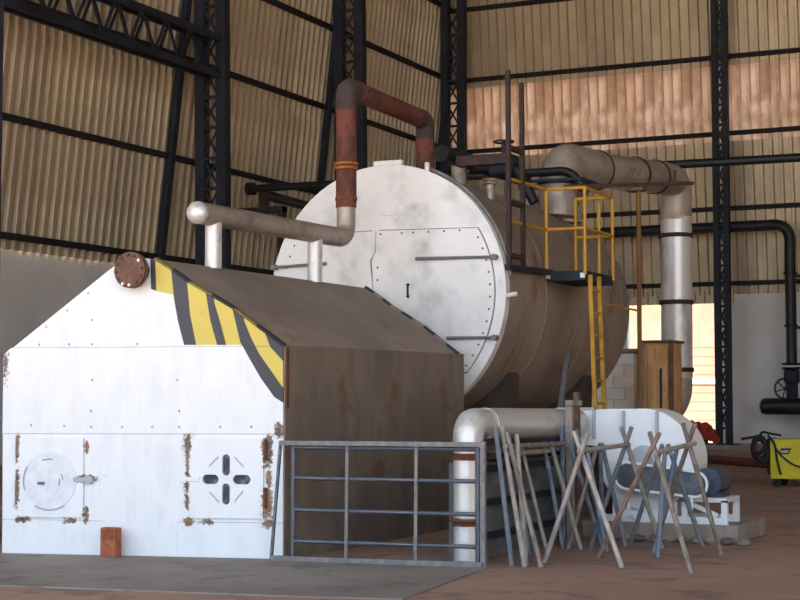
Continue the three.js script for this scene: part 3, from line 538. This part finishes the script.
// ---------------------------------------------------------------- overhead black pipes
{
  const t = thing('overhead_pipe', 'long black overhead pipe crossing behind the boiler with a capped left end', 'pipe', [-14, 6.6, -35.6]);
  part(t, 'main_run', rod([-21.1, 6.86, -35.6], [6, 6.68, -35.6], 0.1, 16), M.blackPipe);
  part(t, 'end_cap', rod([-21.3, 6.86, -35.6], [-21.1, 6.86, -35.6], 0.17, 20), M.blackPipe);
  part(t, 'branch', rod([-20.85, 6.7, -35.6], [-20.7, 6.5, -43], 0.13, 16), M.blackPipe);
  part(t, 'bracket', merge([box(-22.2, 6.2, -35.75, -20.2, 6.35, -35.45), box(-20.9, 6.3, -35.7, -20.7, 6.75, -35.5), box(-20.35, 4.9, -35.7, -20.2, 6.35, -35.5)]), M.rustyDark);
  part(t, 'hanger', box(5.9, 6.68, -35.7, 6.1, roofY, -35.5), M.steel);
}
{
  const z = -48.7;
  const t = thing('wall_pipe', 'black pipe running along the back wall and dropping to a hand valve', 'pipe', [-10.1, 1.4, z]);
  part(t, 'run', tube([[-16.6, 6.7, z], [-10.0, 6.7, z], [-10.0, 2.45, z]], 0.17, 0.5, 90, 16), M.blackPipe);
  part(t, 'flange', merge([ring(0.3, 0.1, 0.06).translate(-10, 2.45, z), ring(0.3, 0.1, 0.06).translate(-10, 2.32, z)]), M.blackPipe);
  part(t, 'valve_body', merge([rbox(-10.22, 1.85, z - 0.2, -9.78, 2.3, z + 0.2, 0.08), rod([-10, 1.425, z], [-10, 1.9, z], 0.18, 16), rod([-10.12, 1.72, z], [-10.12, 1.72, z + 0.45], 0.04)]), M.steel);
  const w = part(t, 'handwheel', flat(new THREE.TorusGeometry(0.3, 0.03, 8, 32).translate(-10.12, 1.7, z + 0.45)), M.steel);
  for (let k = 0; k < 3; k++) { const a = k / 3 * Math.PI + 0.3; part(w, 'spoke', rod([-10.12 - 0.3 * Math.cos(a), 1.7 - 0.3 * Math.sin(a), z + 0.45], [-10.12 + 0.3 * Math.cos(a), 1.7 + 0.3 * Math.sin(a), z + 0.45], 0.018, 8), M.steel); }
  for (const y of [5.2, 3.6]) part(t, 'clip', merge([ring(0.2, 0.16, 0.08).translate(-10, y, z), box(-10.06, y - 0.04, BZ, -9.94, y + 0.04, z - 0.16)]), M.steel);
}
{
  const z = -48.7;
  const t = thing('receiver_tank', 'black round-ended tank lying against the grey wall under the hand valve', 'tank', [-9, 0, z]);
  const pr = [[0, 0], [0.15, 0.01], [0.22, 0.06], [0.25, 0.16], [0.25, 3.84], [0.22, 3.94], [0.15, 3.99], [0, 4]].map(([r, y]) => new THREE.Vector2(r, y));
  part(t, 'shell', metres(new THREE.LatheGeometry(pr, 32).rotateZ(-Math.PI / 2).translate(-10.98, 1.17, z)), M.blackPipe);
  for (const x of [-9.6, -7.8]) part(t, 'cradle', box(x - 0.08, 0, z - 0.2, x + 0.08, 1.0, z + 0.2), M.masonry);
}

// ---------------------------------------------------------------- blower, its duct and plinth
{
  const t = thing('plinth', 'low concrete plinth under the white blower', 'plinth', [-4.9, 0, -16.35]);
  part(t, 'slab', rbox(-6.05, 0, -16.98, -3.78, 0.18, -15.75, 0.012), M.concrete);
}
{
  const t = thing('blower', 'white centrifugal blower with scroll casing, motor and belt guard', 'blower', [-4.6, 0.18, -16.2]);
  const cx = -4.74, cy = 0.8, out = [];
  for (let i = 0; i <= 48; i++) { const a = Math.PI / 2 - i / 48 * Math.PI * 1.6; const r = 0.52 - 0.05 * i / 48; out.push([cx + r * Math.cos(a), cy + r * Math.sin(a)]); }
  const scroll = [[-5.5, 0.98], [-5.5, 1.28], [-5.2, 1.315], ...out];
  const body = part(t, 'scroll_casing', metres(extrude(scroll, 0.5, 0.012).translate(0, 0, -16.3)), M.white);
  for (const x of [-5.27, -4.95, -4.6]) part(body, 'stiffener', box(x - 0.012, x < -5.2 ? 1.02 : 1.06, -15.79, x + 0.012, x < -5 ? 1.32 : 1.31, -15.74), M.boltDull);
  part(body, 'outlet_flange', merge([box(-5.52, 0.98, -16.34, -5.48, 1.33, -15.76)]), M.whitePlain);
  part(t, 'hub', merge([rod([cx, cy, -15.8], [cx, cy, -15.6], 0.09, 24), ring(0.16, 0.05, 0.04, 'z').translate(cx, cy, -15.77)]), M.boltDull);
  part(t, 'inlet_box', merge([box(-6.0, 0.18, -16.94, -5.2, 0.97, -16.4), box(-5.5, 0.3, -16.4, -5.15, 0.9, -16.32)]), M.flangeRust, undefined, undefined, 'dark brown steel inlet box');
  // base frame
  for (const z of [-15.82, -16.3]) part(t, 'base_rail', box(-5.2, 0.18, z - 0.03, -3.9, 0.25, z + 0.03), M.whitePlain);
  part(t, 'motor_stand', merge([box(-4.36, 0.4, -16.33, -3.9, 0.445, -15.79), box(-3.96, 0.25, -15.85, -3.9, 0.42, -15.79), box(-4.36, 0.25, -15.85, -4.31, 0.42, -15.79), box(-3.96, 0.25, -16.33, -3.9, 0.42, -16.27), bar([-4.33, 0.4, -15.82], [-4.0, 0.27, -15.82], 0.04, 0.04)]), M.whitePlain);
  part(t, 'pedestal', box(-5.1, 0.24, -16.25, -4.42, 0.42, -15.84), M.whitePlain);
  // motor behind the guard
  const mz = -16.0, mx = -4.1, my = 0.6;
  const motor = part(t, 'motor', merge([rod([mx, my, mz + 0.2], [mx, my, mz - 0.25], 0.14, 28), rod([mx, my, mz - 0.25], [mx, my, mz - 0.33], 0.125, 28), box(mx - 0.13, 0.44, mz - 0.2, mx + 0.13, 0.5, mz + 0.15), rod([mx, my, mz + 0.2], [mx, my, mz + 0.42], 0.03)]), M.motor);
  for (let k = 0; k < 14; k++) { const a = k / 14 * Math.PI * 1.6 - 0.9; part(motor, 'cooling_fin', bar([mx + 0.148 * Math.cos(a), my + 0.148 * Math.sin(a), mz + 0.15], [mx + 0.148 * Math.cos(a), my + 0.148 * Math.sin(a), mz - 0.2], 0.012, 0.012), M.motor); }
  // belt guard: a tube bent round both pulleys with mesh sheet behind
  const gz = -15.58, A = [-4.86, 0.655], B = [-4.17, 0.585], ra = 0.135, rb = 0.125, loop = [];
  for (let i = 0; i <= 14; i++) { const a = Math.PI / 2 + 0.0 + i / 14 * Math.PI; loop.push(V(A[0] + ra * Math.cos(a), A[1] + ra * Math.sin(a), gz)); }
  for (let i = 0; i <= 14; i++) { const a = -Math.PI / 2 + i / 14 * Math.PI; loop.push(V(B[0] + rb * Math.cos(a), B[1] + rb * Math.sin(a), gz)); }
  const curve = new THREE.CatmullRomCurve3(loop, true, 'catmullrom', 0.1);
  const guard = part(t, 'belt_guard', flat(new THREE.TubeGeometry(curve, 120, 0.016, 8, true)), M.whitePlain);
  part(guard, 'guard_sheet', extrude(loop.map((p) => [p.x, p.y]), 0.008).translate(0, 0, gz - 0.03), M.tubeSteel);
  part(guard, 'guard_leg', merge([rod([-4.2, 0.25, gz], [-4.2, 0.47, gz], 0.012), rod([-4.85, 0.25, gz], [-4.85, 0.53, gz], 0.012), bar([-4.85, 0.26, gz], [-4.85, 0.22, -15.8], 0.02, 0.02), bar([-4.2, 0.26, gz], [-4.2, 0.22, -15.8], 0.02, 0.02)]), M.whitePlain);
  part(t, 'pulley', rod([A[0], A[1], gz - 0.1], [A[0], A[1], gz - 0.05], 0.11, 28), M.steel);
  part(t, 'pulley', rod([B[0], B[1], gz - 0.1], [B[0], B[1], gz - 0.05], 0.09, 28), M.steel);
}
{
  const x = -5.47;
  const t = thing('air_duct', 'shiny silver blower duct bending down into the floor behind the gate', 'duct', [x, 0, -12.9]);
  part(t, 'upright', rod([x, 0, -12.9], [x, 1.0, -12.9], 0.125, 32), M.silver);
  part(t, 'elbow_gore', tube([[x, 0.98, -12.9], [x, 1.215, -12.93], [x, 1.215, -13.3]], 0.135, 0.24, 24, 32), M.silver);
  part(t, 'level_run', rod([x, 1.215, -13.25], [x, 1.18, -15.75], 0.137, 32, 0.15), M.silver);
  part(t, 'end_box', rbox(x - 0.2, 1.0, -16.32, x + 0.02, 1.34, -15.7, 0.02), M.white);
  for (const y of [0.93, 0.36]) part(t, 'rusty_band', ring(0.137, 0.11, 0.06).translate(x, y, -12.9), M.rustEdge);
  part(t, 'rusty_band', ring(0.16, 0.12, 0.03).translate(x, 0.38, -12.9), M.flangeRust);
  part(t, 'joint_seam', ring(0.142, 0.12, 0.02, 'z').translate(x, 1.213, -13.3), M.silver);
}
{
  const t = thing('duct_base', 'low grey ribbed steel base under the silver blower duct', 'base', [-5.62, 0, -14.6]);
  part(t, 'panel', box(-5.78, 0, -15.7, -5.52, 0.86, -13.2), M.greyPanel);
  for (const y of [0.2, 0.5, 0.8]) part(t, 'rib', box(-5.52, y - 0.03, -15.7, -5.47, y + 0.03, -13.2), M.steel);
  for (const z of [-13.25, -14.4, -15.6]) part(t, 'upright', box(-5.75, 0.86, z - 0.04, -5.6, 1.1, z + 0.04), M.steel);
  part(t, 'shelf_plate', box(-5.8, 0.95, -15.7, -5.35, 0.98, -13.4), M.flangeRust);
}
{
  const t = thing('brace_frame', 'dusty brown steel brace standing close in front of the silver duct end', 'brace', [-5.24, 0, -15.1]);
  part(t, 'leg', bar([-5.25, 0, -14.98], [-5.26, 1.42, -14.98], 0.05, 0.07), M.concrete);
  part(t, 'leg', bar([-5.24, 0, -15.2], [-5.26, 1.5, -15.2], 0.06, 0.05), M.flangeRust);
  part(t, 'cap', rbox(-5.29, 1.36, -15.24, -5.21, 1.42, -14.94, 0.015), M.concrete);
}
// rubble between plinth and trestles
{
  const stoneGeo = [0, 1, 2].map((k) => { const g = flat(new THREE.IcosahedronGeometry(1, 1)), p = g.attributes.position, key = new Map(); for (let i = 0; i < p.count; i++) { const id = [p.getX(i), p.getY(i), p.getZ(i)].map((v) => v.toFixed(3)).join(); if (!key.has(id)) key.set(id, rr(0.72, 1.1)); p.setXYZ(i, p.getX(i) * key.get(id), p.getY(i) * key.get(id), p.getZ(i) * key.get(id)); } g.computeVertexNormals(); return metres(g); });
  const nth = ['first', 'second', 'third', 'fourth', 'fifth', 'sixth', 'seventh', 'eighth', 'ninth', 'tenth'];
  for (let k = 0; k < 10; k++) {
    const s = rr(0.045, 0.06), x = -5.05 + k * 0.15, z = -15.6;
    const m = new THREE.Mesh(stoneGeo[k % 3], M.stone[k % 3]); m.name = numbered('rubble_stone'); m.scale.set(s * 1.3, s * 0.8, s); m.position.set(x, s * 0.62, z); m.rotation.y = rr(-0.3, 0.3); m.castShadow = m.receiveShadow = true;
    m.userData = { label: k === 0 ? 'leftmost of the rough stones lying in front of the blower plinth' : k === 9 ? 'rightmost of the rough stones lying in front of the blower plinth' : nth[k] + ' rough stone from the left in front of the blower plinth', category: 'stone', group: 'rubble stones by the plinth' };
    scene.add(m);
  }
  // red heap in the doorway
  const heap = [];
  for (let k = 0; k < 240; k++) { const a = rr(0, 6.283), r = Math.sqrt(rnd()) * 0.75, y = Math.sqrt(Math.max(0, 0.5625 - r * r)) * 0.85 * rr(0.75, 1.0) + 0.05, s = rr(0.06, 0.13); heap.push(stoneGeo[k % 3].clone().scale(s, s * 0.8, s).rotateY(rr(0, 6)).rotateX(rr(0, 6)).translate(-12.5 + r * Math.cos(a) * 0.85, y, -46.9 + r * Math.sin(a) * 0.7)); }
  const h = new THREE.Mesh(merge(heap), M.redClay[0]); h.name = 'red_rubble_heap'; h.castShadow = h.receiveShadow = true;
  h.userData = { label: 'heap of bright red lumps lying in the doorway', category: 'heap', kind: 'stuff' };
  scene.add(h);
}

// ---------------------------------------------------------------- gate
{
  const A = V(-7.1, 0.012, -12.34), B = V(-5.2, 0.012, -12.6), P = (f, y, o = 0) => [A.x + (B.x - A.x) * f, Math.max(y, 0.013), A.z + (B.z - A.z) * f + o];
  const t = thing('angle_frame', 'grey angle-iron frame standing upright around the tubular gate', 'frame', [-6.15, 0.012, -12.47]);
  part(t, 'bottom_rail', bar(P(0, 0.034, 0.03), P(1, 0.034, 0.03), 0.05, 0.042), M.angleSteel);
  part(t, 'top_rail', bar(P(0.03, 1.045), P(1, 1.045), 0.04, 0.04), M.angleSteel);
  part(t, 'upright', bar(P(-0.01, 0.0), P(0.035, 1.06), 0.022, 0.024), M.tubeSteel);
  part(t, 'upright', bar(P(1, 0), P(1, 1.07), 0.04, 0.045), M.angleSteel);
  const g = thing('tubular_gate', 'grey tubular steel gate panel in front of the furnace side', 'gate', [-6.1, 0.012, -12.55]);
  const o = -0.045;
  part(g, 'top_tube', rod(P(0.085, 1.005, o), P(0.972, 1.005, o), 0.022), M.tubeSteel);
  for (const y of [0.735, 0.455, 0.18]) part(g, 'rail_tube', rod(P(0.09, y, o), P(0.965, y - 0.005, o), 0.019), M.tubeSteel);
  for (const [f, r] of [[0.085, 0.021], [0.968, 0.026]]) part(g, 'end_tube', rod(P(f, 0, o), P(f, 1.02, o), r), M.tubeSteel);
  for (const f of [0.355, 0.685]) part(g, 'mid_bar', bar(P(f - 0.005, 0.02, o + 0.022), P(f, 1.03, o + 0.022), 0.012, 0.03), M.angleSteel);
}

// ---------------------------------------------------------------- trestles
function trestle(label, legs, barEnds, mats, r = 0.0235) {
  const c = legs.reduce((s, [f]) => s.add(V(...f)), V(0, 0, 0)).multiplyScalar(1 / legs.length);
  const t = thing('trestle', label, 'trestle', [c.x, 0, c.z], 'pole trestles in front of the blower');
  legs.forEach(([f, p], i) => part(t, 'leg', metres(rod(f, p, r, 9, r * 0.92)), mats[i % mats.length]));
  part(t, 'crossbar', metres(rod(barEnds[0], barEnds[1], r * 0.95, 9)), mats[mats.length - 1]);
  return t;
}
const [P0, P1, P2, P3, P4] = M.pole;
trestle('spread pole trestle with a pale grey near leg, in the middle of the trestles', [
  [[-4.15, 0, -13.14], [-4.63, 1.15, -13.3]], [[-4.89, 0, -13.24], [-4.47, 1.14, -13.2]],
  [[-4.34, 0, -15.0], [-4.52, 1.17, -14.32]], [[-4.98, 0, -14.75], [-4.4, 1.17, -14.25]]],
  [[-4.55, 0.98, -13.2], [-4.46, 1.01, -14.35]], [P4, P0, P0, P1, P0]);
trestle('spread pole trestle with a rusty leg, nearest of all and rightmost', [
  [[-3.475, 0, -12.875], [-4.02, 1.14, -13.55]], [[-4.6, 0, -13.85], [-3.89, 1.14, -13.4]],
  [[-3.69, 0, -14.7], [-3.9, 1.21, -14.2]], [[-4.5, 0, -15.3], [-3.78, 1.2, -14.15]]],
  [[-3.93, 0.97, -13.4], [-3.82, 1.03, -14.3]], [P2, M.poleRust, P2, P2, P0]);
trestle('low blue-grey pole trestle partly hidden behind the rightmost trestle', [
  [[-4.02, 0, -15.3], [-4.2, 1.0, -14.75]], [[-4.72, 0, -15.2], [-4.24, 1.0, -14.7]],
  [[-4.3, 0, -14.6], [-4.02, 0.98, -14.42]], [[-4.12, 0, -14.1], [-4.14, 0.98, -14.45]]],
  [[-4.2, 0.93, -14.75], [-4.08, 0.93, -14.42]], [P1, P1, P3, P1]);
trestle('blue-grey pole trestle standing behind the pale legged trestle', [
  [[-5.05, 0, -15.35], [-4.9, 1.0, -14.85]], [[-4.72, 0, -15.05], [-4.92, 1.0, -14.95]],
  [[-5.15, 0, -14.6], [-4.82, 0.98, -14.5]], [[-4.7, 0, -14.4], [-4.92, 0.98, -14.5]]],
  [[-4.92, 0.94, -14.95], [-4.87, 0.94, -14.45]], [P3, P1, P2, P3]);
trestle('folded pole trestle leaning at the left beside the gate, with a green-grey pole', [
  [[-5.06, 0, -12.9], [-5.24, 1.19, -12.98]], [[-4.78, 0, -12.87], [-5.16, 1.14, -13.05]],
  [[-5.3, 0, -14.9], [-5.22, 1.17, -14.65]], [[-4.9, 0, -14.9], [-5.16, 1.1, -14.6]]],
  [[-5.14, 1.02, -12.97], [-5.2, 1.0, -14.65]], [P1, P2, P3, P1, P2]);
trestle('folded pole trestle with a pale crusted pole, beside the gate', [
  [[-4.91, 0, -12.82], [-5.22, 1.19, -13.08]], [[-4.95, 0, -12.95], [-5.12, 1.12, -13.18]],
  [[-5.2, 0, -14.6], [-5.28, 1.02, -14.3]], [[-5.02, 0, -14.6], [-5.25, 1.02, -14.4]]],
  [[-5.17, 0.95, -13.12], [-5.25, 0.94, -14.35]], [P0, P4, P3, P0]);
trestle('folded blue pole trestle close against the blower base', [
  [[-5.28, 0, -13.9], [-5.35, 1.02, -13.72]], [[-5.12, 0, -13.95], [-5.31, 1.02, -13.78]],
  [[-5.3, 0, -15.4], [-5.28, 1.18, -15.1]], [[-5.08, 0, -15.5], [-5.25, 1.14, -15.15]]],
  [[-5.31, 0.93, -13.75], [-5.26, 0.95, -15.1]], [P3, P0, P3, P3], 0.02);

// ---------------------------------------------------------------- cabinet, block wall, welding machine
{
  const t = thing('plywood_cabinet', 'tall orange-brown plywood cabinet in front of the stack foot', 'cabinet', [-7.05, 0, -24.5]);
  part(t, 'body', rbox(-7.34, 0, -24.95, -6.86, 2.3, -24.35, 0.01), M.plywood);
  part(t, 'door', rbox(-7.24, 0.1, -24.35, -6.92, 2.25, -24.325, 0.005), M.plywood);
  part(t, 'corner_post', box(-7.36, 0, -24.38, -7.29, 2.32, -24.31), M.concrete);
  part(t, 'corner_post', box(-6.9, 0, -24.38, -6.84, 2.3, -24.31), M.flangeRust);
  part(t, 'door_handle', bar([-7.02, 0.9, -24.3], [-7.02, 1.9, -24.3], 0.02, 0.03), M.steel);
  part(t, 'top_board', rbox(-7.38, 2.3, -24.98, -6.82, 2.34, -24.28, 0.01), M.flangeRust);
}
{
  const t = thing('block_enclosure', 'small white painted block enclosure behind the boiler end', 'enclosure', [-8.5, 0, -26.6]);
  part(t, 'core', box(-9.38, 0.02, -27.3, -7.98, 2.18, -26.02), M.masonry);
  for (let r = 0; r < 11; r++) for (let k = 0; k < 4; k++) { const w = 0.36, x0 = -9.4 + k * w - (r % 2) * 0.18; part(t, 'block', rbox(Math.max(-9.4, x0), 0.005 + r * 0.2, -26.04, Math.min(-7.96, x0 + w - 0.012), 0.193 + r * 0.2, -25.98, 0.006), M.block); }
  part(t, 'cap_board', box(-9.45, 2.2, -27.35, -7.9, 2.26, -25.92), M.concrete);
}
{
  const t = thing('welding_machine', 'bright yellow wheeled welding machine at the right edge of the picture', 'machine', [-5.35, 0, -26.2]);
  const q = new THREE.Quaternion();
  part(t, 'case', rbox(-5.7, 0.13, -26.6, -4.9, 0.76, -25.95, 0.02), M.machineYellow);
  part(t, 'top_panel', rbox(-5.68, 0.75, -26.58, -4.92, 0.77, -25.97, 0.005), M.machineYellow);
  const logo = part(t, 'badge', extrude([[-5.55, 0.53], [-5.4, 0.53], [-5.37, 0.6], [-5.33, 0.625], [-5.52, 0.625]], 0.008).translate(0, 0, -25.95), M.rubber);
  part(logo, 'badge_panel', extrude([[-5.53, 0.55], [-5.41, 0.55], [-5.39, 0.595], [-5.515, 0.595]], 0.004).translate(0, 0, -25.943), M.boltDull);
  part(t, 'front_panel', rbox(-5.76, 0.2, -26.55, -5.69, 0.78, -26.0, 0.02), M.rubber);
  for (const [x, z] of [[-5.6, -26.0], [-5.6, -26.5], [-5.0, -26.0], [-5.0, -26.5]]) { const w = part(t, 'wheel', rod([x, 0.07, z - 0.03], [x, 0.07, z + 0.03], 0.07, 20), M.rubber); part(w, 'caster_fork', box(x - 0.03, 0.07, z - 0.045, x + 0.03, 0.16, z - 0.035), M.steel); }
}
{
  const t = thing('cable_bundle', 'black welding cables and torch hung over the yellow machine', 'cable', [-5.7, 0.8, -26]);
  const hose = (pts, r) => metres(new THREE.TubeGeometry(new THREE.CatmullRomCurve3(pts.map((p) => V(...p))), 50, r, 8));
  part(t, 'coil', merge([flat(new THREE.TorusGeometry(0.12, 0.03, 8, 28).scale(1, 1.5, 1).translate(-5.86, 0.62, -25.93)), flat(new THREE.TorusGeometry(0.1, 0.03, 8, 28).scale(1, 1.9, 1).rotateZ(0.3).translate(-5.83, 0.6, -25.86)), flat(new THREE.TorusGeometry(0.09, 0.03, 8, 28).scale(1, 1.4, 1).rotateZ(-0.4).translate(-5.84, 0.66, -25.8))]), M.hose);
  part(t, 'hanging_cable', hose([[-5.72, 0.84, -25.9], [-5.62, 0.7, -25.92], [-5.58, 0.45, -25.92], [-5.52, 0.2, -25.92]], 0.018), M.hose);
  part(t, 'hanging_cable', hose([[-5.62, 0.66, -25.92], [-5.5, 0.5, -25.92], [-5.3, 0.36, -25.92], [-5.0, 0.3, -25.92]], 0.014), M.hose);
  part(t, 'torch', merge([rod([-6.12, 0.77, -25.76], [-5.85, 0.82, -25.85], 0.022), hose([[-5.85, 0.82, -25.85], [-5.8, 0.88, -25.9], [-5.7, 0.86, -26.0], [-5.55, 0.83, -26.1]], 0.02)]), M.hose);
  part(t, 'grip', rbox(-5.98, 0.5, -25.92, -5.88, 0.72, -25.84, 0.02), M.redPaint);
}
// ---------------------------------------------------------------- things on the floor
{
  const t = thing('concrete_pad', 'grey concrete pad in front of the furnace and gate', 'pad', [-7.5, 0, -11]);
  const pts = [[-14, -9.35], [-8.059, 9.83 * -1], [-5.655, -10.22], [-4.92, -10.4], [-5.17, -12.64], [-5.3, -12.74], [-7.06, -12.47], [-9.72, -11.82], [-14, -11.82]];
  const g = extrude(pts.map(([x, z]) => [x, -z]), 0.012).rotateX(-Math.PI / 2).translate(0, 0, 0);
  part(t, 'slab', metres(g), M.slab);
}
{
  const t = thing('clay_brick', 'single orange clay brick standing against the white furnace front', 'brick', [-8.57, 0.012, -11.98]);
  part(t, 'block', rbox(-8.655, 0.012, -12.02, -8.49, 0.275, -11.92, 0.008), M.clay);
  t.rotation.y = 0.0;
}
{
  const t = thing('floor_pipe', 'rusty pipe lying on the dirt floor near the doorway', 'pipe', [-8.6, 0, -35]);
  part(t, 'pipe_body', rod([-10.3, 0.09, -36], [-7.1, 0.09, -32.6], 0.09, 14), M.rustPipe);
}
{
  const t = thing('floor_beam', 'pale timber lying on the floor in front of the red heap', 'timber', [-11, 0, -44]);
  part(t, 'timber_body', bar([-12.6, 0.06, -44], [-9.9, 0.06, -43.4], 0.14, 0.12), M.concrete);
}
{
  const t = thing('steel_scrap', 'dark steel scrap lying before the doorway step', 'scrap', [-12.3, 0, -46]);
  part(t, 'plate', rbox(-12.9, 0, -45.6, -11.4, 0.12, -45.1, 0.02), M.flangeRust);
  part(t, 'offcut', bar([-12.8, 0.18, -45.4], [-11.7, 0.18, -45.2], 0.12, 0.12), M.steel);
}

renderer.render(scene, camera);
